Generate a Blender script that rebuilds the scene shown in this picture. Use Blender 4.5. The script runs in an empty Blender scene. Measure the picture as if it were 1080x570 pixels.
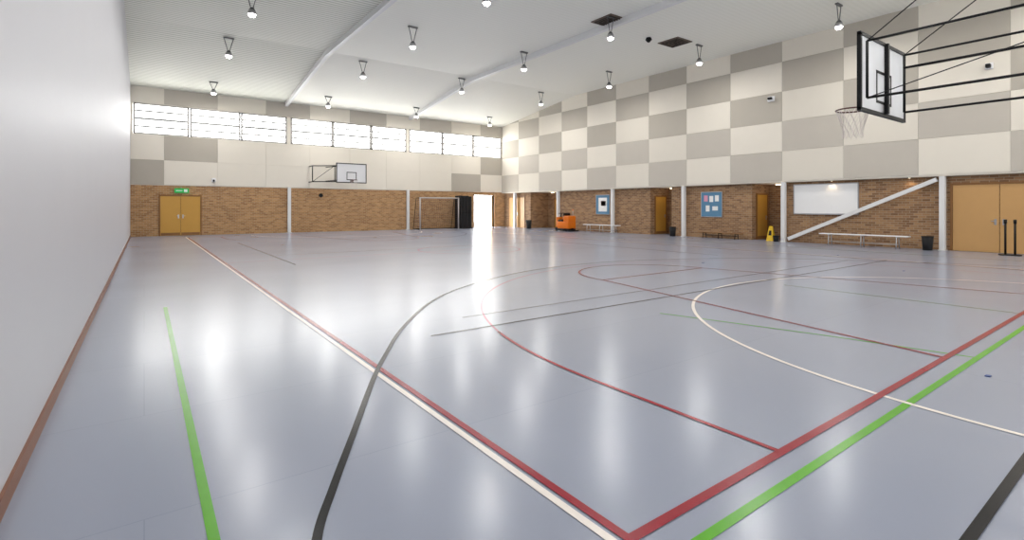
import bpy, math, random
from mathutils import Vector, Matrix
random.seed(4)
sc = bpy.context.scene
sc.view_settings.view_transform = 'Standard'
sc.view_settings.exposure = .82

# ------------------------------------------------------------ materials
def srgb(r, g, b):
    f = lambda c: (c/255/12.92) if c/255 <= .04045 else ((c/255+.055)/1.055)**2.4
    return (f(r), f(g), f(b), 1)

def mat(name, col, rough=.5, metal=0, noise=.0, nscale=4, emis=None, estr=0, bump=0, coat=0, alpha=1, spec=.5):
    m = bpy.data.materials.new(name); m.use_nodes = True
    nt = m.node_tree; b = nt.nodes['Principled BSDF']
    b.inputs['Roughness'].default_value = rough
    b.inputs['Metallic'].default_value = metal
    b.inputs['Specular IOR Level'].default_value = spec
    b.inputs['Coat Weight'].default_value = coat
    b.inputs['Alpha'].default_value = alpha
    if noise > 0 or bump > 0:
        tc = nt.nodes.new('ShaderNodeTexCoord')
        n = nt.nodes.new('ShaderNodeTexNoise'); n.inputs['Scale'].default_value = nscale
        n.inputs['Detail'].default_value = 4
        nt.links.new(tc.outputs['Object'], n.inputs['Vector'])
        r = nt.nodes.new('ShaderNodeMix'); r.data_type = 'RGBA'
        r.inputs[6].default_value = tuple(c*(1-noise) for c in col[:3])+(1,)
        r.inputs[7].default_value = tuple(min(1, c*(1+noise)) for c in col[:3])+(1,)
        nt.links.new(n.outputs['Fac'], r.inputs[0])
        nt.links.new(r.outputs[2], b.inputs['Base Color'])
        if bump > 0:
            bp = nt.nodes.new('ShaderNodeBump'); bp.inputs['Strength'].default_value = bump
            bp.inputs['Distance'].default_value = .01
            nt.links.new(n.outputs['Fac'], bp.inputs['Height'])
            nt.links.new(bp.outputs['Normal'], b.inputs['Normal'])
    else:
        b.inputs['Base Color'].default_value = col
    if emis:
        b.inputs['Emission Color'].default_value = emis
        b.inputs['Emission Strength'].default_value = estr
    return m

def brick_mat(name, axis, c1, c2, mortar):
    m = bpy.data.materials.new(name); m.use_nodes = True
    nt = m.node_tree; b = nt.nodes['Principled BSDF']
    tc = nt.nodes.new('ShaderNodeTexCoord'); sp = nt.nodes.new('ShaderNodeSeparateXYZ')
    cb = nt.nodes.new('ShaderNodeCombineXYZ'); bt = nt.nodes.new('ShaderNodeTexBrick')
    nt.links.new(tc.outputs['Object'], sp.inputs[0])
    if axis == 'XY':
        ad = nt.nodes.new('ShaderNodeMath'); ad.operation = 'ADD'
        nt.links.new(sp.outputs['X'], ad.inputs[0]); nt.links.new(sp.outputs['Y'], ad.inputs[1])
        nt.links.new(ad.outputs[0], cb.inputs['X'])
    else:
        nt.links.new(sp.outputs[axis], cb.inputs['X'])
    nt.links.new(sp.outputs['Z'], cb.inputs['Y'])
    nt.links.new(cb.outputs[0], bt.inputs['Vector'])
    bt.inputs['Scale'].default_value = 1
    bt.inputs['Brick Width'].default_value = .24
    bt.inputs['Row Height'].default_value = .086
    bt.inputs['Mortar Size'].default_value = .008
    bt.inputs['Mortar Smooth'].default_value = .2
    bt.inputs['Bias'].default_value = 0
    bt.inputs['Color1'].default_value = c1; bt.inputs['Color2'].default_value = c2
    bt.inputs['Mortar'].default_value = mortar
    nt.links.new(bt.outputs['Color'], b.inputs['Base Color'])
    bp = nt.nodes.new('ShaderNodeBump'); bp.inputs['Strength'].default_value = .4
    bp.inputs['Distance'].default_value = .006; bp.invert = True
    nt.links.new(bt.outputs['Fac'], bp.inputs['Height'])
    nt.links.new(bp.outputs['Normal'], b.inputs['Normal'])
    b.inputs['Roughness'].default_value = .8
    return m

M = {}
M['cream'] = mat('panel_cream', srgb(230, 223, 210), .7, noise=.02, nscale=2)
M['pale'] = mat('panel_pale', srgb(223, 216, 203), .7, noise=.02, nscale=2)
M['grey'] = mat('panel_grey', srgb(194, 187, 176), .75, noise=.03, nscale=2)
M['grey2'] = mat('panel_grey_dark', srgb(182, 175, 163), .75, noise=.03, nscale=2)
M['leftwall'] = mat('painted_wall', srgb(198, 198, 204), .48, noise=.02, nscale=1.2, bump=.08)
M['endwall'] = mat('end_wall_paint', srgb(230, 228, 224), .7, noise=.02)
M['white'] = mat('white_paint_steel', srgb(226, 226, 226), .4, noise=.02)
M['wframe'] = mat('window_frame_grey', srgb(176, 174, 170), .5, noise=.02)
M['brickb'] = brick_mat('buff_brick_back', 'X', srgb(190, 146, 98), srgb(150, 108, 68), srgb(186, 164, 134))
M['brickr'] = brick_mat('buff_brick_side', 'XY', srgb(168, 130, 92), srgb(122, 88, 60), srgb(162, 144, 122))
M['black'] = mat('black_powdercoat', srgb(12, 12, 14), .5, noise=.1, spec=.3)
M['rubber'] = mat('black_rubber', srgb(22, 22, 24), .8, noise=.1)
M['doory'] = mat('yellow_door_paint', srgb(204, 154, 66), .45, noise=.04, nscale=3)
M['doort'] = mat('tan_door_paint', srgb(198, 154, 98), .45, noise=.04, nscale=3)
M['frame'] = mat('door_frame_tan', srgb(140, 96, 50), .5, noise=.04)
M['metal'] = mat('brushed_metal', srgb(190, 190, 192), .3, 1, noise=.05)
M['rod'] = mat('suspension_rod_grey', srgb(96, 96, 96), .4, noise=.05)
M['pane'] = mat('daylit_frosted_glass', srgb(240, 245, 250), .2, emis=(1, .99, .96, 1), estr=4.4)
M['slat'] = mat('louvre_blade', srgb(166, 168, 166), .6, noise=.02)
M['base'] = mat('timber_baseboard', srgb(126, 82, 60), .5, noise=.15, nscale=6)
M['wboard'] = mat('whiteboard_surface', srgb(240, 240, 240), .25, noise=.01)
M['nblue'] = mat('notice_board_felt', srgb(92, 136, 168), .8, noise=.05, nscale=20)
M['paper'] = mat('paper_sheet', srgb(238, 238, 235), .7, noise=.02)
M['paperp'] = mat('paper_pink', srgb(214, 150, 170), .7, noise=.02)
M['orange'] = mat('orange_plastic', srgb(226, 116, 12), .35, noise=.03)
M['ring'] = mat('ring_dark_red', srgb(86, 40, 32), .4, noise=.03)
M['net'] = mat('net_cord', srgb(225, 215, 210), .8, noise=.03)
M['dnet'] = mat('net_cord_dark', srgb(110, 90, 88), .8, noise=.03)
M['bwhite'] = mat('board_white', srgb(238, 238, 240), .35, noise=.01)
M['green'] = mat('exit_sign_green', srgb(26, 140, 62), .4, noise=.02, emis=srgb(30, 170, 80), estr=.3)
M['yellow'] = mat('safety_yellow', srgb(224, 182, 16), .4, noise=.02)
M['blue'] = mat('blue_tape', srgb(44, 68, 126), .6, noise=.05)
M['wood'] = mat('bench_wood', srgb(140, 100, 60), .5, noise=.15, nscale=8)
M['bulb'] = mat('lamp_lens', srgb(255, 255, 255), .3, noise=.0, emis=(1, .98, .95, 1), estr=20)
M['wbulb'] = mat('warm_lens', srgb(255, 230, 190), .3, emis=(1, .8, .5, 1), estr=5)
M['vent'] = mat('vent_grille_brown', srgb(100, 86, 74), .6, noise=.1)
M['vent2'] = mat('vent_grille_dark', srgb(58, 50, 44), .6, noise=.1)
M['dark'] = mat('dark_glass', srgb(42, 40, 38), .15, noise=.1)
M['conc'] = mat('outside_concrete', srgb(200, 198, 192), .9, noise=.1)
M['gpost'] = mat('goal_post_grey', srgb(180, 172, 170), .4, noise=.03)

# translucent acrylic board
m = bpy.data.materials.new('acrylic_backboard'); m.use_nodes = True; nt = m.node_tree
tl = nt.nodes.new('ShaderNodeBsdfTranslucent'); tl.inputs[0].default_value = (.95, .96, .97, 1)
mxs = nt.nodes.new('ShaderNodeMixShader'); mxs.inputs[0].default_value = .6
pb = nt.nodes['Principled BSDF']; pb.inputs['Base Color'].default_value = (.92, .93, .95, 1); pb.inputs['Roughness'].default_value = .2
nt.links.new(pb.outputs[0], mxs.inputs[1]); nt.links.new(tl.outputs[0], mxs.inputs[2])
nt.links.new(mxs.outputs[0], nt.nodes['Material Output'].inputs[0]); M['glassb'] = m

def line_mat(name, col, spec=.4):
    return mat(name, col, .25, noise=.10, nscale=7, spec=spec)
M['lred'] = line_mat('line_red', srgb(144, 6, 32))
M['lredpale'] = line_mat('line_red_pale', srgb(158, 112, 132))  # paler red, with floor glare over the three-point arc put into the colour
M['lgreen'] = line_mat('line_green', srgb(86, 164, 22))
M['lwhite'] = line_mat('line_white', srgb(236, 228, 220))
M['lblack'] = line_mat('line_black', srgb(9, 9, 14), .2)
M['lthin'] = line_mat('line_dark_worn', srgb(78, 78, 90), .3)

# floor
def floor_mat():
    m = bpy.data.materials.new('sports_floor_vinyl'); m.use_nodes = True
    nt = m.node_tree; b = nt.nodes['Principled BSDF']; L = nt.links.new
    tc = nt.nodes.new('ShaderNodeTexCoord')
    n1 = nt.nodes.new('ShaderNodeTexNoise'); n1.inputs['Scale'].default_value = .35; n1.inputs['Detail'].default_value = 3
    L(tc.outputs['Object'], n1.inputs['Vector'])
    mx = nt.nodes.new('ShaderNodeMix'); mx.data_type = 'RGBA'
    mx.inputs[6].default_value = srgb(143, 149, 166); mx.inputs[7].default_value = srgb(151, 157, 173)
    L(n1.outputs['Fac'], mx.inputs[0])
    bt = nt.nodes.new('ShaderNodeTexBrick'); bt.inputs['Scale'].default_value = 1
    bt.inputs['Brick Width'].default_value = 12; bt.inputs['Row Height'].default_value = 1.5
    bt.inputs['Mortar Size'].default_value = .003
    bt.inputs['Color1'].default_value = (1, 1, 1, 1); bt.inputs['Color2'].default_value = (.98, .98, .985, 1)
    bt.inputs['Mortar'].default_value = (.85, .85, .87, 1)
    L(tc.outputs['Object'], bt.inputs['Vector'])
    ml = nt.nodes.new('ShaderNodeMix'); ml.data_type = 'RGBA'; ml.blend_type = 'MULTIPLY'; ml.inputs[0].default_value = 1
    L(mx.outputs[2], ml.inputs[6]); L(bt.outputs['Color'], ml.inputs[7])
    L(ml.outputs[2], b.inputs['Base Color'])
    mr = nt.nodes.new('ShaderNodeMapRange'); mr.inputs['To Min'].default_value = .19; mr.inputs['To Max'].default_value = .26
    L(n1.outputs['Fac'], mr.inputs['Value']); L(mr.outputs[0], b.inputs['Roughness'])
    b.inputs['Specular IOR Level'].default_value = .6
    return m
M['floor'] = floor_mat()

def ceil_mat():
    m = bpy.data.materials.new('ribbed_ceiling'); m.use_nodes = True
    nt = m.node_tree; b = nt.nodes['Principled BSDF']; L = nt.links.new
    tc = nt.nodes.new('ShaderNodeTexCoord')
    w = nt.nodes.new('ShaderNodeTexWave'); w.bands_direction = 'Y'; w.inputs['Scale'].default_value = 1.6
    L(tc.outputs['Object'], w.inputs['Vector'])
    sp = nt.nodes.new('ShaderNodeSeparateXYZ'); L(tc.outputs['Object'], sp.inputs[0])
    lt = nt.nodes.new('ShaderNodeMath'); lt.operation = 'LESS_THAN'; lt.inputs[1].default_value = 6.86
    L(sp.outputs['X'], lt.inputs[0])
    amp = nt.nodes.new('ShaderNodeMath'); amp.operation = 'MULTIPLY_ADD'; amp.inputs[1].default_value = .8; amp.inputs[2].default_value = .08
    L(lt.outputs[0], amp.inputs[0])
    ml = nt.nodes.new('ShaderNodeMath'); ml.operation = 'MULTIPLY'
    L(w.outputs['Fac'], ml.inputs[0]); L(amp.outputs[0], ml.inputs[1])
    mx = nt.nodes.new('ShaderNodeMix'); mx.data_type = 'RGBA'
    mx.inputs[6].default_value = srgb(244, 243, 234); mx.inputs[7].default_value = srgb(190, 192, 176)
    L(ml.outputs[0], mx.inputs[0]); L(mx.outputs[2], b.inputs['Base Color'])
    bp = nt.nodes.new('ShaderNodeBump'); bp.inputs['Strength'].default_value = .3; bp.inputs['Distance'].default_value = .02
    L(ml.outputs[0], bp.inputs['Height']); L(bp.outputs['Normal'], b.inputs['Normal'])
    b.inputs['Roughness'].default_value = .6
    return m
M['ceil'] = ceil_mat()

# ------------------------------------------------------------ mesh builder
class MB:
    def __init__(s): s.v = []; s.f = []; s.mi = []; s.mats = []; s.sm = []
    def _m(s, k):
        if k not in s.mats: s.mats.append(k)
        return s.mats.index(k)
    def face(s, pts, k, smooth=False):
        i = len(s.v); s.v += [tuple(p) for p in pts]
        s.f.append(tuple(range(i, i+len(pts)))); s.mi.append(s._m(k)); s.sm.append(smooth)
    def box(s, x0, x1, y0, y1, z0, z1, k, bev=0, rot=None, piv=None):
        if x0 > x1: x0, x1 = x1, x0
        if y0 > y1: y0, y1 = y1, y0
        if z0 > z1: z0, z1 = z1, z0
        i = len(s.v)
        if bev <= 0:
            vs = [(x, y, z) for z in (z0, z1) for (x, y) in ((x0, y0), (x1, y0), (x1, y1), (x0, y1))]
            fs = [(3, 2, 1, 0), (4, 5, 6, 7), (0, 1, 5, 4), (1, 2, 6, 5), (2, 3, 7, 6), (3, 0, 4, 7)]
        else:
            import bmesh
            bm = bmesh.new(); bmesh.ops.create_cube(bm, size=1)
            for v in bm.verts:
                v.co = Vector(((x0+x1)/2+v.co.x*(x1-x0), (y0+y1)/2+v.co.y*(y1-y0), (z0+z1)/2+v.co.z*(z1-z0)))
            bmesh.ops.bevel(bm, geom=list(bm.edges), offset=bev, segments=3, profile=.5, affect='EDGES')
            bm.verts.index_update()
            vs = [tuple(v.co) for v in bm.verts]; fs = [tuple(v.index for v in f.verts) for f in bm.faces]
            bm.free()
        if rot is not None:
            p = Vector(piv); vs = [tuple(rot @ (Vector(v)-p)+p) for v in vs]
        s.v += vs
        for f in fs:
            s.f.append(tuple(i+a for a in f)); s.mi.append(s._m(k)); s.sm.append(False)
    def tube(s, a, b, r, k, n=10, r2=None, caps=True):
        a = Vector(a); b = Vector(b); d = (b-a).normalized()
        u = d.orthogonal().normalized(); w = d.cross(u)
        r2 = r if r2 is None else r2; i = len(s.v)
        for p, rr in ((a, r), (b, r2)):
            for j in range(n):
                t = 2*math.pi*j/n; s.v.append(tuple(p+u*rr*math.cos(t)+w*rr*math.sin(t)))
        m = s._m(k)
        for j in range(n):
            s.f.append((i+j, i+(j+1) % n, i+n+(j+1) % n, i+n+j)); s.mi.append(m); s.sm.append(True)
        if caps:
            s.f.append(tuple(i+j for j in reversed(range(n)))); s.mi.append(m); s.sm.append(False)
            s.f.append(tuple(i+n+j for j in range(n))); s.mi.append(m); s.sm.append(False)
    def torus(s, c, R, r, k, n=28, q=8):
        i = len(s.v); m = s._m(k)
        for a in range(n):
            t = 2*math.pi*a/n
            for b in range(q):
                p = 2*math.pi*b/q; rr = R+r*math.cos(p)
                s.v.append((c[0]+rr*math.cos(t), c[1]+rr*math.sin(t), c[2]+r*math.sin(p)))
        for a in range(n):
            for b in range(q):
                s.f.append((i+a*q+b, i+((a+1) % n)*q+b, i+((a+1) % n)*q+(b+1) % q, i+a*q+(b+1) % q))
                s.mi.append(m); s.sm.append(True)
    def strip(s, pts, w, z, k):
        P = [Vector((p[0], p[1])) for p in pts]; Lf = []; Rt = []
        for i, p in enumerate(P):
            d = (P[min(i+1, len(P)-1)]-P[max(i-1, 0)]).normalized(); nn = Vector((-d.y, d.x))
            Lf.append(p+nn*w/2); Rt.append(p-nn*w/2)
        for i in range(len(P)-1):
            s.face([(Rt[i].x, Rt[i].y, z), (Rt[i+1].x, Rt[i+1].y, z), (Lf[i+1].x, Lf[i+1].y, z), (Lf[i].x, Lf[i].y, z)], k)
    def obj(s, name, origin=None):
        xs = [v[0] for v in s.v]; ys = [v[1] for v in s.v]; zs = [v[2] for v in s.v]
        o = Vector(origin) if origin else Vector(((min(xs)+max(xs))/2, (min(ys)+max(ys))/2, min(zs)))
        me = bpy.data.meshes.new(name)
        me.from_pydata([tuple(Vector(v)-o) for v in s.v], [], s.f)
        for k in s.mats: me.materials.append(M[k])
        for p, mi, sm in zip(me.polygons, s.mi, s.sm): p.material_index = mi; p.use_smooth = sm
        me.update()
        ob = bpy.data.objects.new(name, me); ob.location = o
        sc.collection.objects.link(ob)
        return ob

# ------------------------------------------------------------ dimensions (metres)
XL, XR = -.57, 22.54      # left wall, right wall (upper panels)
YN, YB = -4.0, 32.3       # near end wall, far end wall
ZB = 2.66                 # top of brick
PH = 1.3                  # acoustic panel height
ZC, ZCB, YK = 8.75, 7.74, 24.0   # ceiling height, at far wall, kink
XBR = 22.78               # recessed brick plane
POSTY = [.3, 5.42, 10.85, 15.9, 20.8, 25.7, 30.6]

# floor & outside
b = MB(); b.box(XL-.2, 25.6, YN-.2, YB+.2, -.1, 0, 'floor'); b.obj('floor', (0, 0, 0))
b = MB(); b.box(16, 27, YB+.2, 50, -.12, -.02, 'conc'); b.obj('outside_pavement')

# left wall
b = MB(); b.box(XL-.2, XL, YN-.2, YB+.2, 0, 9.2, 'leftwall'); b.obj('wall_left')
b = MB(); b.box(XL, XL+.018, YN, YB, 0, .10, 'base'); b.obj('baseboard_left')

# near end wall
b = MB(); b.box(XL, 25.6, YN-.2, YN, 0, 5.3, 'endwall'); b.box(XL, 25.6, YN-.2, YN, 6.9, 9.2, 'endwall')
for x in (XL+.05, 7.0, 14.65, 22.5): b.box(x-.1, x+.1, YN-.2, YN, 5.3, 6.9, 'endwall')
b.box(22.6, 25.6, YN-.2, YN, 5.3, 6.9, 'endwall')
b.obj('wall_near')

# far end wall
b = MB()
DX0, DX1, DZ = 20.0, 21.8, 2.42
b.box(XL, DX0, YB, YB+.25, 0, ZB, 'brickb'); b.box(DX1, 25.6, YB, YB+.25, 0, ZB, 'brickb')
b.box(DX0, DX1, YB, YB+.25, DZ, ZB, 'brickb')
b.box(XL, 25.6, YB, YB+.25, ZB, 5.3, 'cream'); b.box(XL, 25.6, YB, YB+.25, 6.9, 9.2, 'cream')
for x in (XL, 7.0, 14.65, 22.6): b.box(x-.1, x+.1, YB, YB+.25, 5.3, 6.9, 'cream')
b.box(22.7, 25.6, YB, YB+.25, 5.3, 6.9, 'cream')
ce = [XL+.001, .85, 3.3, 5.75, 8.2, 10.65, 13.1, 15.55, 18.05, 20.55, XR]
greys = {(0, 0), (1, 1), (8, 0), (9, 1)}
for i in range(10):
    for r in range(2):
        k = 'grey2' if (i, r) in greys else 'cream'
        b.box(ce[i]+.004, ce[i+1]-.004, YB-.03, YB, ZB+.03+r*1.3, ZB+.022+(r+1)*1.3, k)
    b.box(ce[i]+.004, ce[i+1]-.004, YB-.03, YB, 6.93, 8.0, 'grey' if i % 2 == 1 else 'cream')
b.obj('wall_back')

# louvre windows; the unseen near-end set is added to brighten the ceiling
def window(name, x0, x1, y, sgn):
    b = MB(); t = .10
    b.box(x0, x1, y, y+sgn*.06, 5.3, 5.3+t*.8, 'wframe'); b.box(x0, x1, y, y+sgn*.06, 6.9-t*.8, 6.9, 'wframe')
    b.box(x0, x0+t, y, y+sgn*.06, 5.3, 6.9, 'wframe'); b.box(x1-t, x1, y, y+sgn*.06, 5.3, 6.9, 'wframe')
    b.box(x0+t, x1-t, y+sgn*.1, y+sgn*.12, 5.3, 6.9, 'pane')
    for i in range(1, 4):
        z = 5.3+i*1.6/4; h = .12 if i == 2 else .09
        b.box(x0+t, x1-t, y+sgn*.0, y+sgn*.05, z-h/2, z+h/2, 'slat')
    b.obj(name)
wi = 1
for y, sg in ((YB, 1), (YN, -1)):  # near-end panes are added behind the view as extra light
    for g0, g1 in ((XL+.1, 6.9), (7.1, 14.55), (14.75, 22.5)):
        w = (g1-g0)/3
        for i in range(3):
            window('window_%d' % wi, g0+i*w+.005, g0+(i+1)*w-.005, y, sg); wi += 1

# right wall
b = MB()
b.box(XR, XR+.2, YN, YB, ZB, 9.2, 'cream')
b.box(XR, 25.6, YN, YB, ZB-.06, ZB, 'cream')
edges = [10.9-2.4*k for k in range(-9, 8)]; edges.sort()
for i in range(len(edges)-1):
    y0, y1 = max(edges[i], YN), min(edges[i+1], YB-.03)
    if y1 <= y0: continue
    col = round((edges[i]-8.5)/2.4)
    for r in range(5):
        g = (col+r) % 2 == 1
        k = ('grey' if r < 2 else 'grey2') if g else ('cream' if (r+col//2) % 2 else 'pale')
        b.box(XR-.03, XR, y0+.004, y1-.004, ZB+r*PH+.004, ZB+(r+1)*PH-.004, k)
b.obj('wall_right')
# lower brick wall with alcoves
b = MB()
for y0, y1 in ((YN, 10.95), (12.4, 16.8), (18.2, 26.0), (29.0, YB)):
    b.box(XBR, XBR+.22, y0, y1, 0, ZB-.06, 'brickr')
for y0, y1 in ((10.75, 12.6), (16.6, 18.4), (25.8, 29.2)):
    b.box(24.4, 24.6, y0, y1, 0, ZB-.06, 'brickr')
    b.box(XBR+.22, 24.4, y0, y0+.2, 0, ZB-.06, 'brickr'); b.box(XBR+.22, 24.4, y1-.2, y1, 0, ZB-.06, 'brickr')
b.obj('wall_right_brick')

# columns
for i, y in enumerate(POSTY):
    b = MB(); b.box(XR-.08, XR+.1, y-.08, y+.08, 0, ZB-.06, 'white'); b.box(XR-.11, XR+.13, y-.11, y+.11, 0, .02, 'white')
    b.obj('steel_column')
for x in (7.0, 14.62):
    b = MB(); b.box(x-.09, x+.09, YB-.16, YB-.03, 0, ZB+.05, 'white'); b.box(x-.12, x+.12, YB-.18, YB-.03, 0, .02, 'white'); b.obj('steel_column')

# ceiling
b = MB()
pr = [(YN-.2, ZC), (YK, ZC), (YB+.25, ZCB-.03)]
for (ya, za), (yb, zb) in zip(pr[:-1], pr[1:]):
    b.face([(XL-.2, ya, za), (XL-.2, yb, zb), (25.6, yb, zb), (25.6, ya, za)], 'ceil')
    b.face([(XL-.2, ya, za+.15), (25.6, ya, za+.15), (25.6, yb, zb+.15), (XL-.2, yb, zb+.15)], 'ceil')
b.obj('ceiling', (0, 0, 0))
for x in (6.86, 14.8):
    b = MB()
    for (ya, za), (yb, zb) in (((YN, ZC), (YK, ZC)), ((YK, ZC), (YB, ZCB))):
        q = []
        for yy, zz in ((ya, za), (yb, zb)):
            q.append([(x-.09, yy, zz-.22), (x+.09, yy, zz-.22), (x+.09, yy, zz), (x-.09, yy, zz)])
        for j in range(4):
            b.face([q[0][j], q[0][(j+1) % 4], q[1][(j+1) % 4], q[1][j]], 'white')
    b.obj('ceiling_beam')

def ceil_z(y): return ZC if y < YK else ZC-(y-YK)/(YB-YK)*(ZC-ZCB)

# pendant lamps
for y in (-2.8, 2.4, 7.7, 13.3, 18.7, 24.4, 30.2):
    for x in (2.9, 8.7, 14.3, 20.0):
        zc = ceil_z(y); z = min(7.92, zc-.6)
        b = MB()
        b.box(x-.2, x+.2, y-.05, y+.05, zc-.05, zc, 'rod')
        b.tube((x-.17, y, zc-.04), (x-.03, y, z+.2), .015, 'rod', 6)
        b.tube((x+.17, y, zc-.04), (x+.03, y, z+.2), .015, 'rod', 6)
        b.tube((x, y, z+.24), (x, y, z+.15), .05, 'rod', 12, .11)
        b.tube((x, y, z+.15), (x, y, z), .11, 'metal', 16, .15)
        b.tube((x, y, z), (x, y, z-.06), .12, 'bulb', 16, .08)
        b.obj('pendant_lamp')
        ld = bpy.data.lights.new('lamp_light', 'AREA'); ld.shape = 'DISK'; ld.energy = 43 if y > 5 else 35; ld.size = .3
        ld.color = (1, .975, .94)
        lo = bpy.data.objects.new('lamp_light', ld); lo.location = (x, y, z-.08); sc.collection.objects.link(lo)

# ceiling vents + detector
for x, y in ((14.6, 13.6), (18.8, 13.7)):
    b = MB(); s = .52
    b.box(x-s, x+s, y-s, y+s, ZC-.03, ZC, 'vent')
    for j in range(4):
        q = s-.1-j*.12
        for a in ((x-q, x+q, y-q, y-q+.03), (x-q, x+q, y+q-.03, y+q), (x-q, x-q+.03, y-q, y+q), (x+q-.03, x+q, y-q, y+q)):
            b.box(a[0], a[1], a[2], a[3], ZC-.06, ZC-.03, 'vent2')
    b.obj('ceiling_vent')
b = MB(); b.tube((17.4, 14.0, ZC), (17.4, 14.0, ZC-.1), .1, 'black', 16, .14); b.tube((17.4, 14.0, ZC-.1), (17.4, 14.0, ZC-.2), .13, 'black', 16, .05); b.obj('dome_camera')

# ------------------------------------------------------------ court lines
def arc(cx, cy, r, a0, a1, n=48):
    return [(cx+r*math.cos(math.radians(a0+(a1-a0)*i/n)), cy+r*math.sin(math.radians(a0+(a1-a0)*i/n))) for i in range(n+1)]
CX = 9.4
Yc = 15.5
mir = lambda pts: [(x, 2*Yc-y) for x, y in pts]
b = MB(); w = .05; z = .0045
b.strip([(1.77, 1.50), (1.77, 29.5)], w, z, 'lred'); b.strip([(1.745, 1.53), (17.0, 1.53)], .056, z+.0002, 'lred')
b.strip([(17.0, 1.5), (17.0, 29.5)], w, z, 'lred'); b.strip([(1.745, 29.5), (17.0, 29.5)], w, z+.0002, 'lred')
b.strip([(1.77, Yc), (17, Yc)], .035, z+.0002, 'lredpale'); b.strip(arc(CX, Yc, 1.8, 0, 360), w*.8, z, 'lredpale')
for f in (lambda p: p, mir):
    b.strip(f([(3.15, 1.55), (3.15, 3.1)]+arc(CX, 3.1, 6.25, 180, 162, 12)), .04, z+.0004, 'lred')
    b.strip(f(arc(CX, 3.1, 6.25, 162, 0, 70)+[(15.65, 3.1), (15.65, 1.55)]), .03, z+.0004, 'lredpale')
    b.strip(f([(6.45, 1.55), (7.65, 7.33)]), .045, z+.0006, 'lred'); b.strip(f([(12.35, 1.55), (11.15, 7.33)]), .045, z+.0006, 'lred')
    b.strip(f([(7.65, 7.33), (11.15, 7.33)]), .045, z+.0008, 'lred'); b.strip(f(arc(CX, 7.33, 1.75, 180, 0, 40)), .045, z+.001, 'lred')
b.obj('court_lines_red', (0, 0, 0))
b = MB(); z = .0035
b.strip([(1.70, .63), (1.70, 30.3)], .045, z, 'lwhite')
b.strip(arc(CX+.05, .65, 4.78, 180, 0, 80), .045, z, 'lwhite'); b.strip(mir(arc(CX+.05, .65, 4.78, 180, 0, 80)), .045, z, 'lwhite')
b.strip([(17.1, .63), (17.1, 30.3)], .05, z, 'lwhite')
b.obj('court_lines_white', (0, 0, 0))
b = MB(); z = .0025
b.strip([(.255, 1.3), (.255, 9.2)], .048, z, 'lgreen'); b.strip([(.2, 1.34), (20, 1.34)], .055, z, 'lgreen')
b.strip([(6.7, 1.36), (6.45, 2.6), (6.15, 3.7), (5.9, 4.55)], .03, z, 'lgreen'); b.strip([(10.0, 1.36), (10.0, 4.8)], .03, z, 'lgreen')
b.strip([(19.8, 1.34), (19.8, 28)], .04, z, 'lgreen')
b.obj('court_lines_green', (0, 0, 0))
b = MB(); z = .0055
raw = [(.50, 1.9), (.63, 2.36), (.82, 2.75), (1.14, 3.36), (1.61, 4.26), (1.98, 4.9), (2.63, 5.92), (3.7, 7.25), (4.9, 8.25), (6.63, 9.15), (8.2, 9.6), (9.4, 9.7)]
raw = raw+[(18.8-x, y) for x, y in reversed(raw[:-1])]
cur = []
for i in range(len(raw)-1):
    p0, p1, p2, p3 = [Vector(raw[max(0, min(len(raw)-1, j))]) for j in (i-1, i, i+1, i+2)]
    for k in range(8):
        t = k/8
        cur.append(.5*((2*p1)+(p2-p0)*t+(2*p0-5*p1+4*p2-p3)*t*t+(3*p1-p0-3*p2+p3)*t**3))
b.strip(cur[:60], .045, z, 'lblack'); b.strip(cur[59:], .035, z, 'lthin')
b.strip([(2.9, .63), (17.1, .63)], .05, z+.0003, 'lblack')
b.strip([(2.7, 5.31), (17, 5.31)], .026, z+.0003, 'lblack'); b.strip([(3.5, 5.95), (16, 5.95)], .02, z+.0003, 'lthin')
b.strip([(3.2, 14), (3.2, 24)], .03, z, 'lthin'); b.strip([(14.5, 9), (14.5, 24)], .03, z, 'lthin')
b.strip([(3.2, 17), (14.5, 17)], .03, z+.0003, 'lthin')
b.obj('court_lines_black', (0, 0, 0))
for (x, y) in ((6.06, 1.14), (14.5, 4.2), (12.2, 8.0), (17.6, 6.8)):
    b = MB(); b.box(x-.03, x+.03, y-.018, y+.018, .0005, .007, 'blue'); b.obj('floor_tape_mark')

# ------------------------------------------------------------ doors
def door_y(name, x0, x1, y, h, k='doory', leafs=2):   # on a wall facing -Y
    b = MB(); f = .06
    b.box(x0-f, x0, y-.05, y, 0, h+f, 'frame'); b.box(x1, x1+f, y-.05, y, 0, h+f, 'frame'); b.box(x0, x1, y-.05, y, h, h+f, 'frame')
    w = (x1-x0)/leafs
    for i in range(leafs):
        b.box(x0+i*w+.01, x0+(i+1)*w-.01, y-.035, y, .01, h-.006, k)
        hx = x0+(i+1)*w-.1 if i == 0 else x0+i*w+.1
        b.box(hx-.03, hx+.03, y-.045, y-.035, .92, 1.12, 'metal'); b.tube((hx, y-.045, 1.05), (hx, y-.09, 1.05), .012, 'metal', 8)
        b.tube((hx, y-.09, 1.05), (hx+(-.1 if i == 0 else .1), y-.09, 1.05), .011, 'metal', 8)
        b.box(x0+i*w+.03, x0+(i+1)*w-.03, y-.04, y-.035, .02, .16, 'frame')
    b.obj(name)
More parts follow.
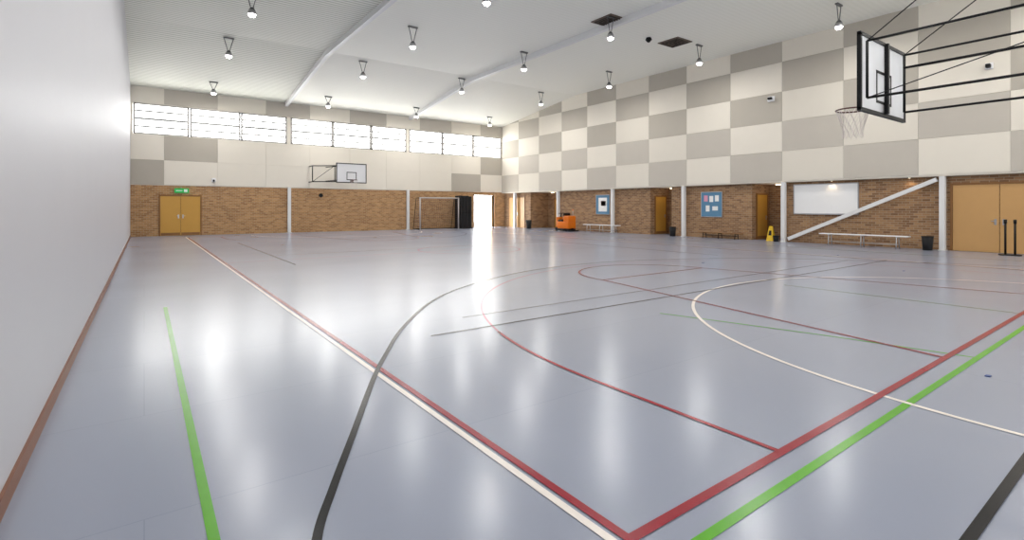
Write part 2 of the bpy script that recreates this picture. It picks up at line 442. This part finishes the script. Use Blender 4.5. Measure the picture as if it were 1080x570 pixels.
def door_x(name, y0, y1, x, h, k='doory', leafs=2, glass=False):   # on a wall facing -X
    b = MB(); f = .06
    b.box(x-.05, x, y0-f, y0, 0, h+f, 'frame'); b.box(x-.05, x, y1, y1+f, 0, h+f, 'frame'); b.box(x-.05, x, y0, y1, h, h+f, 'frame')
    w = (y1-y0)/leafs
    for i in range(leafs):
        a, c = y0+i*w+.01, y0+(i+1)*w-.01
        b.box(x-.035, x, a, c, .01, h-.006, k)
        if glass: b.box(x-.04, x-.035, a+.15, c-.15, .3, h-.2, 'dark')
        hy = c-.09 if i == 0 else a+.09
        b.box(x-.045, x-.035, hy-.03, hy+.03, .92, 1.12, 'metal'); b.tube((x-.045, hy, 1.05), (x-.09, hy, 1.05), .012, 'metal', 8)
        b.tube((x-.09, hy, 1.05), (x-.09, hy+(-.1 if i == 0 else .1), 1.05), .011, 'metal', 8)
    b.obj(name)
door_y('door_1', .68, 2.48, YB, 2.1)
door_x('door_2', 2.8, 5.2, XBR, 2.28, 'doort')
door_y('door_3', 23.2, 24.1, 12.4, 2.1, 'doory', 1)
door_y('door_4', 23.2, 24.1, 18.2, 2.1, 'doory', 1)
door_x('door_5', 26.3, 28.1, 24.4, 2.1, 'doory', 2, True)
door_x('door_6', 29.7, 31.6, XBR, 2.25, 'doort')
# open doorway trim + opened leaf outside
b = MB()
b.box(DX0-.06, DX0, YB-.03, YB+.27, 0, DZ+.06, 'frame'); b.box(DX1, DX1+.06, YB-.03, YB+.27, 0, DZ+.06, 'frame')
b.box(DX0-.06, DX1+.06, YB-.03, YB+.27, DZ, DZ+.06, 'frame'); b.obj('trim_1')
b = MB(); b.box(DX1-.03, DX1+.02, YB+.28, YB+1.15, .01, DZ-.02, 'doort'); b.tube((DX1-.03, YB+1.0, 1.05), (DX1-.1, YB+1.0, 1.05), .015, 'metal'); b.obj('door_7')

# exit signs
b = MB(); b.box(1.3, 1.95, YB-.1, YB-.03, 2.28, 2.52, 'green')
b.box(1.72, 1.88, YB-.104, YB-.1, 2.33, 2.47, 'paper'); b.box(1.37, 1.65, YB-.104, YB-.1, 2.38, 2.42, 'paper'); b.tube((1.6, YB-.06, 2.52), (1.6, YB-.03, 2.62), .015, 'metal')
b.obj('exit_sign')
# small wall devices
b = MB(); b.box(3.0, 3.2, YB-.13, YB-.03, 2.9, 3.12, 'bwhite', .02); b.tube((3.1, YB-.13, 3.0), (3.1, YB-.2, 2.96), .05, 'black'); b.obj('motion_sensor')
b = MB(); b.tube((8.85, YB, 2.25), (8.85, YB-.08, 2.25), .12, 'black', 16); b.tube((8.85, YB-.08, 2.25), (8.85, YB-.11, 2.25), .08, 'black', 16); b.obj('wall_bell')
def speaker(name, c, s, nx):
    b = MB(); x, y, z = c
    b.box(x-s/2, x+s/2, y-s*.7, y+s*.7, z-s*.45, z+s*.45, 'black', .03)
    b.box(x+nx*s*.5, x+nx*s*1.1, y-.03, y+.03, z-.03, z+.03, 'metal')
    b.tube((x-nx*s*.5, y, z), (x-nx*(s*.5+.01), y, z), s*.35, 'rubber', 16)
    b.obj(name)
# dark speaker bracketed high on the left wall (seen edge-on near the ceiling line)
speaker('wall_speaker', (-.31, 16.0, 7.6), .3, -1)
b = MB(); b.box(XR-.12, XR-.03, 11.2, 11.5, 6.2, 6.42, 'bwhite', .02); b.box(XR-.26, XR-.12, 11.27, 11.43, 6.27, 6.37, 'black', .015); b.obj('security_camera')
b = MB(); b.box(XR-.12, XR-.03, 4.1, 4.3, 6.05, 6.25, 'bwhite', .02); b.box(XR-.3, XR-.12, 4.14, 4.26, 6.08, 6.2, 'black', .015); b.obj('security_camera')

# ------------------------------------------------------------ right wall furniture
b = MB()
b.box(XBR-.03, XBR, 8.08, 10.5, 1.24, 2.46, 'wboard')
for a in ((8.05, 10.53, 1.21, 1.25), (8.05, 10.53, 2.45, 2.49), (8.05, 8.09, 1.21, 2.49), (10.49, 10.53, 1.21, 2.49)):
    b.box(XBR-.04, XBR, a[0], a[1], a[2], a[3], 'metal')
b.box(XBR-.1, XBR-.03, 8.6, 10.0, 1.2, 1.225, 'metal'); b.obj('whiteboard')
b = MB(); a = Vector((XR+.02, 10.66, .14)); c = Vector((XR+.02, 5.58, ZB-.17)); d = (c-a).normalized(); nn = Vector((0, -d.z, d.y))
q = []
for p in (a, c):
    q.append([p+Vector((-.05, 0, 0))+nn*.07, p+Vector((.05, 0, 0))+nn*.07, p+Vector((.05, 0, 0))-nn*.07, p+Vector((-.05, 0, 0))-nn*.07])
for j in range(4): b.face([q[0][j], q[0][(j+1) % 4], q[1][(j+1) % 4], q[1][j]], 'white')
b.face(q[0][::-1], 'white'); b.face(q[1], 'white'); b.obj('diagonal_brace')

def bench(y0, y1, x, k, h=.47, k2='metal'):
    b = MB()
    b.box(x-.15, x-.01, y0, y1, h-.04, h, k, .01); b.box(x+.01, x+.15, y0, y1, h-.04, h, k, .01)
    for t in (.12, .5, .88):
        y = y0+(y1-y0)*t
        b.box(x-.14, x+.14, y-.02, y+.02, h-.07, h-.04, k2)
        b.tube((x-.12, y, h-.06), (x-.16, y, 0), .018, k2, 8); b.tube((x+.12, y, h-.06), (x+.16, y, 0), .018, k2, 8)
        b.tube((x-.145, y, .15), (x+.145, y, .15), .012, k2, 8)
    b.tube((x, y0+(y1-y0)*.12, .15), (x, y0+(y1-y0)*.88, .15), .014, k2, 8)
    b.obj('bench_seat')
bench(6.25, 9.2, 22.15, 'bwhite'); bench(19.9, 22.7, 22.1, 'bwhite'); bench(12.7, 14.9, 22.45, 'wood', .3, 'black')

def bin_(x, y, r=.17, h=.48):
    b = MB(); b.tube((x, y, 0), (x, y, h), r*.8, 'rubber', 20, r); b.torus((x, y, h), r, .015, 'black'); b.obj('waste_bin')
bin_(22.2, 5.75); bin_(22.25, 16.35); bin_(22.0, 28.2, .2, .6); bin_(22.4, 11.1, .12, .25)

def notice(y0, y1, z0, z1, papers):
    b = MB(); b.box(XBR-.025, XBR, y0, y1, z0, z1, 'nblue')
    for a in ((y0, y1, z0-.03, z0), (y0, y1, z1, z1+.03), (y0-.03, y0, z0-.03, z1+.03), (y1, y1+.03, z0-.03, z1+.03)):
        b.box(XBR-.035, XBR, a[0], a[1], a[2], a[3], 'metal')
    for (u, v, pw, ph, k) in papers: b.box(XBR-.028, XBR-.025, y0+u, y0+u+pw, z0+v, z0+v+ph, k)
    b.obj('notice_board')
notice(13.9, 15.0, 1.05, 2.25, [(.15, .75, .21, .3, 'paper'), (.45, .72, .21, .3, 'paper'), (.75, .75, .21, .3, 'paperp'), (.2, .3, .3, .21, 'paper'), (.65, .25, .21, .3, 'paper')])
notice(21.25, 22.35, 1.1, 2.25, [(.2, .15, .7, .85, 'paper'), (.3, .5, .4, .3, 'paperp')])

# caution sign (A-frame)
b = MB()
for s in (-1, 1):
    a0 = Vector((22.75+s*.16, 11.5, 0)); t0 = Vector((22.75+s*.01, 11.5, .62))
    b.face([a0+Vector((0, -.14, 0)), a0+Vector((0, .14, 0)), t0+Vector((0, .09, 0)), t0+Vector((0, -.09, 0))], 'yellow')
    b.face([a0.lerp(t0, .4)+Vector((s*.003, -.07, 0)), a0.lerp(t0, .4)+Vector((s*.003, .07, 0)), a0.lerp(t0, .75)+Vector((s*.003, .05, 0)), a0.lerp(t0, .75)+Vector((s*.003, -.05, 0))], 'black')
b.box(22.72, 22.78, 11.42, 11.58, .6, .66, 'yellow', .01); b.obj('wet_floor_sign')

# stanchions
for y in (3.72, 3.5):
    b = MB(); b.tube((21.9, y, 0), (21.9, y, .03), .16, 'black', 24); b.tube((21.9, y, .03), (21.9, y, 1.08), .028, 'black', 12)
    b.tube((21.9, y, 1.0), (21.9, y, 1.12), .04, 'black', 12); b.obj('barrier_post')

# floor scrubber
b = MB(); X, Y = 21.6, 23.9
b.box(X-.35, X+.35, Y-.6, Y+.45, .16, .62, 'orange', .07)
b.box(X-.33, X+.33, Y-.62, Y-.1, .55, .98, 'orange', .08)
b.box(X-.3, X+.3, Y-.02, Y+.42, .6, .72, 'black', .03)
b.box(X-.28, X+.28, Y-.14, Y-.06, .7, 1.15, 'black', .03)
b.box(X-.28, X+.28, Y+.4, Y+.62, .2, .9, 'orange', .06)
b.tube((X, Y+.5, .85), (X, Y+.38, 1.12), .03, 'black'); b.torus((X, Y+.38, 1.12), .17, .018, 'black')
b.box(X-.4, X+.4, Y-.3, Y+.3, .05, .17, 'black', .02)
for sx in (-.33, .27):
    b.tube((X+sx, Y-.4, .15), (X+sx+.07, Y-.4, .15), .15, 'rubber', 20); b.tube((X+sx, Y+.5, .13), (X+sx+.07, Y+.5, .13), .13, 'rubber', 20)
b.tube((X-.42, Y-.72, .05), (X+.42, Y-.72, .05), .04, 'black')
b.box(X-.04, X+.04, Y-.72, Y-.5, .1, .2, 'black')
b.tube((X+.25, Y-.4, .95), (X+.25, Y-.4, 1.3), .012, 'metal'); b.tube((X+.25, Y-.4, 1.3), (X+.25, Y-.4, 1.37), .04, 'orange')
b.obj('floor_scrubber')

# soffit lights over the whiteboard bay
for y in (9.0, 6.4):
    b = MB(); b.tube((22.68, y, ZB-.06), (22.68, y, ZB-.09), .04, 'white', 14); b.tube((22.68, y, ZB-.09), (22.68, y, ZB-.092), .03, 'wbulb', 14); b.obj('soffit_downlight')
    ld = bpy.data.lights.new('soffit_light', 'SPOT'); ld.energy = 3.5; ld.spot_size = 2.2; ld.spot_blend = .8; ld.color = (1, .78, .5); ld.shadow_soft_size = .03
    lo = bpy.data.objects.new('soffit_light', ld); lo.location = (22.62, y, ZB-.12); sc.collection.objects.link(lo)
for (x, y, e) in ((23.6, 11.6, 3), (23.6, 17.4, 2.5), (23.6, 27.5, 7)):
    b = MB(); b.tube((x, y, ZB-.06), (x, y, ZB-.1), .12, 'white', 20); b.tube((x, y, ZB-.1), (x, y, ZB-.12), .1, 'wbulb', 20); b.obj('alcove_light')
    ld = bpy.data.lights.new('alcove_glow', 'POINT'); ld.energy = e; ld.color = (1, .85, .65); ld.shadow_soft_size = .08
    lo = bpy.data.objects.new('alcove_glow', ld); lo.location = (x, y, ZB-.25); sc.collection.objects.link(lo)

# ------------------------------------------------------------ goal + mats at far wall
b = MB(); x0, x1, y = 14.95, 17.9, 31.0
b.tube((x0, y, 0), (x0, y, 2.15), .045, 'gpost'); b.tube((x1, y, 0), (x1, y, 2.15), .045, 'gpost'); b.tube((x0-.04, y, 2.15), (x1+.04, y, 2.15), .045, 'gpost')
for x in (x0, x1):
    b.tube((x, y, 2.15), (x, y+.6, 2.15), .02, 'black'); b.tube((x, y+.6, 2.15), (x, y+1.05, .03), .02, 'black'); b.tube((x, y, .03), (x, y+1.05, .03), .02, 'black')
b.tube((x0, y+1.05, .03), (x1, y+1.05, .03), .02, 'black'); b.tube((x0, y+.6, 2.15), (x1, y+.6, 2.15), .02, 'black')
for i in range(1, 20):
    x = x0+(x1-x0)*i/20; b.tube((x, y+.6, 2.15), (x, y+1.05, .03), .007, 'dnet', 4, caps=False); b.tube((x, y, 2.15), (x, y+.6, 2.15), .007, 'dnet', 4, caps=False)
for i in range(1, 14):
    t = i/14; yy = y+.6+.45*t; zz = 2.15-2.12*t
    b.tube((x0, yy, zz), (x1, yy, zz), .007, 'dnet', 4, caps=False)
    for x in (x0, x1): b.tube((x, y, zz), (x, yy, zz), .007, 'dnet', 4, caps=False)
b.obj('soccer_goal')
b = MB()
for i in range(4):
    b.box(18.25+i*.24, 18.47+i*.24, 31.3, 32.15, .05, 2.35-.05*(i % 2), 'rubber', .03)
    b.box(18.24+i*.24, 18.48+i*.24, 31.28, 31.31, 1.1, 1.16, 'black')
b.box(18.2, 19.25, 31.25, 32.2, 0, .06, 'black'); b.obj('folded_gym_mats')

# ------------------------------------------------------------ hoops
def rod(name, parent, fn):
    b = MB(); fn(b); o = b.obj(name); o.parent = parent; return o
def hoop(x0, x1, yb, z0, z1, s, build_arms, panel):
    """board spans x0..x1 at y=yb, ring on side s (+1 = +Y)"""
    e = bpy.data.objects.new('basketball_hoop', None); sc.collection.objects.link(e)
    cx = (x0+x1)/2
    def board(b):
        b.box(x0, x1, yb-.012, yb+.012, z0, z1, panel)
        for a in ((x0-.02, x1+.02, z0-.02, z0+.03), (x0-.02, x1+.02, z1-.03, z1+.02), (x0-.02, x0+.03, z0, z1), (x1-.03, x1+.02, z0, z1)):
            b.box(a[0], a[1], yb-.025, yb+.025, a[2], a[3], 'black')
        for a in ((cx-.3, cx+.3, z0+.16, z0+.2), (cx-.3, cx+.3, z0+.6, z0+.64), (cx-.3, cx-.26, z0+.16, z0+.64), (cx+.26, cx+.3, z0+.16, z0+.64)):
            b.box(a[0], a[1], yb-.016, yb+.016, a[2], a[3], 'black')
    rod('backboard', e, board)
    ry = yb+s*.40; rz = z0+.15
    def ring(b):
        b.torus((cx, ry, rz), .225, .011, 'ring')
        b.box(cx-.08, cx+.08, yb+s*.02, yb+s*.19, rz-.03, rz, 'ring'); b.box(cx-.1, cx+.1, yb, yb+s*.03, rz-.12, rz+.02, 'ring')
        b.tube((cx-.07, yb+s*.03, rz-.1), (cx-.07, yb+s*.19, rz), .01, 'ring', 6); b.tube((cx+.07, yb+s*.03, rz-.1), (cx+.07, yb+s*.19, rz), .01, 'ring', 6)
    rod('ring', e, ring)
    def net(b):
        lv = [(.222, 0), (.19, .12), (.155, .24), (.13, .34), (.14, .44)]
        for k in range(12):
            for i in range(4):
                for dirn in (1, -1):
                    a0 = math.radians(30*k+15*i*dirn); a1 = math.radians(30*k+15*(i+1)*dirn)
                    p = (cx+lv[i][0]*math.cos(a0), ry+lv[i][0]*math.sin(a0), rz-lv[i][1]); q = (cx+lv[i+1][0]*math.cos(a1), ry+lv[i+1][0]*math.sin(a1), rz-lv[i+1][1])
                    b.tube(p, q, .0035, 'net', 4, caps=False)
    rod('net', e, net)
    rod('support_frame', e, build_arms)
    return e
def arms_near(b):
    xa, xb, y0, yw = 8.2, 9.68, 2.8, YN
    for x, zu, zl in ((xa, 3.84, 3.04), (xb, 3.9, 3.0)):
        b.tube((x, y0, zu), (x, yw, zu), .017, 'black', 10); b.tube((x, y0, zl), (x, yw, zl), .018, 'black', 10)
        b.tube((x, y0, zl), (x, y0, zu), .018, 'black', 10)
    b.tube((xb, y0, 3.7), (xb, yw, 3.7), .02, 'black', 10)
    b.box(8.97, 9.03, y0-.01, y0+.04, 2.9, 3.95, 'black')
    b.tube((xa, y0, 3.84), (xa, yw+.05, 8.6), .008, 'black', 6); b.tube((xb, y0, 3.9), (xb, yw+.05, 8.6), .008, 'black', 6)
    b.tube((xa, y0, 3.04), (xa, -.6, 3.84), .007, 'black', 6)
    for x in (xa, xb): b.box(x-.08, x+.08, yw, yw+.03, 2.9, 4.0, 'black'); b.box(x-.06, x+.06, yw, yw+.08, 8.5, 8.72, 'black')
hoop(8.1, 9.85, 2.86, 2.88, 3.95, 1, arms_near, 'glassb')
def arms_far(b):
    for x in (9.5, 10.8):
        for z in (3.15, 4.0): b.tube((x, 30.5, z), (x-.35, YB-.03, z), .025, 'black', 8)
        b.tube((x, 30.5, 3.15), (x, 30.5, 4.0), .025, 'black', 8)
    for z in (3.05, 4.0): b.tube((8.15, 31.5, z), (9.3, 30.55, z), .03, 'black', 8); b.tube((8.15, 31.5, z), (8.15, YB-.03, z), .03, 'black', 8)
    b.tube((8.15, 31.5, 3.05), (8.15, 31.5, 4.0), .03, 'black', 8); b.tube((9.2, 30.6, 3.05), (9.2, 30.6, 4.0), .03, 'black', 8)
    b.tube((8.15, 31.5, 3.05), (9.2, 30.6, 4.0), .015, 'black', 6)
hoop(9.25, 11.05, 30.45, 3.0, 4.15, -1, arms_far, 'bwhite')

# ------------------------------------------------------------ world + camera
w = bpy.data.worlds.new('daylight'); sc.world = w; w.use_nodes = True
bg = w.node_tree.nodes['Background']; bg.inputs[0].default_value = (.95, .98, 1, 1); bg.inputs[1].default_value = 11
cam = bpy.data.cameras.new('camera'); cam.sensor_width = 36; cam.lens = 36*533/1080
cam.shift_y = -66/1080; cam.clip_start = .05
co = bpy.data.objects.new('camera', cam); co.location = (0, 0, 1.5)
co.rotation_euler = (math.radians(90), 0, math.radians(-36.05))
sc.collection.objects.link(co); sc.camera = co
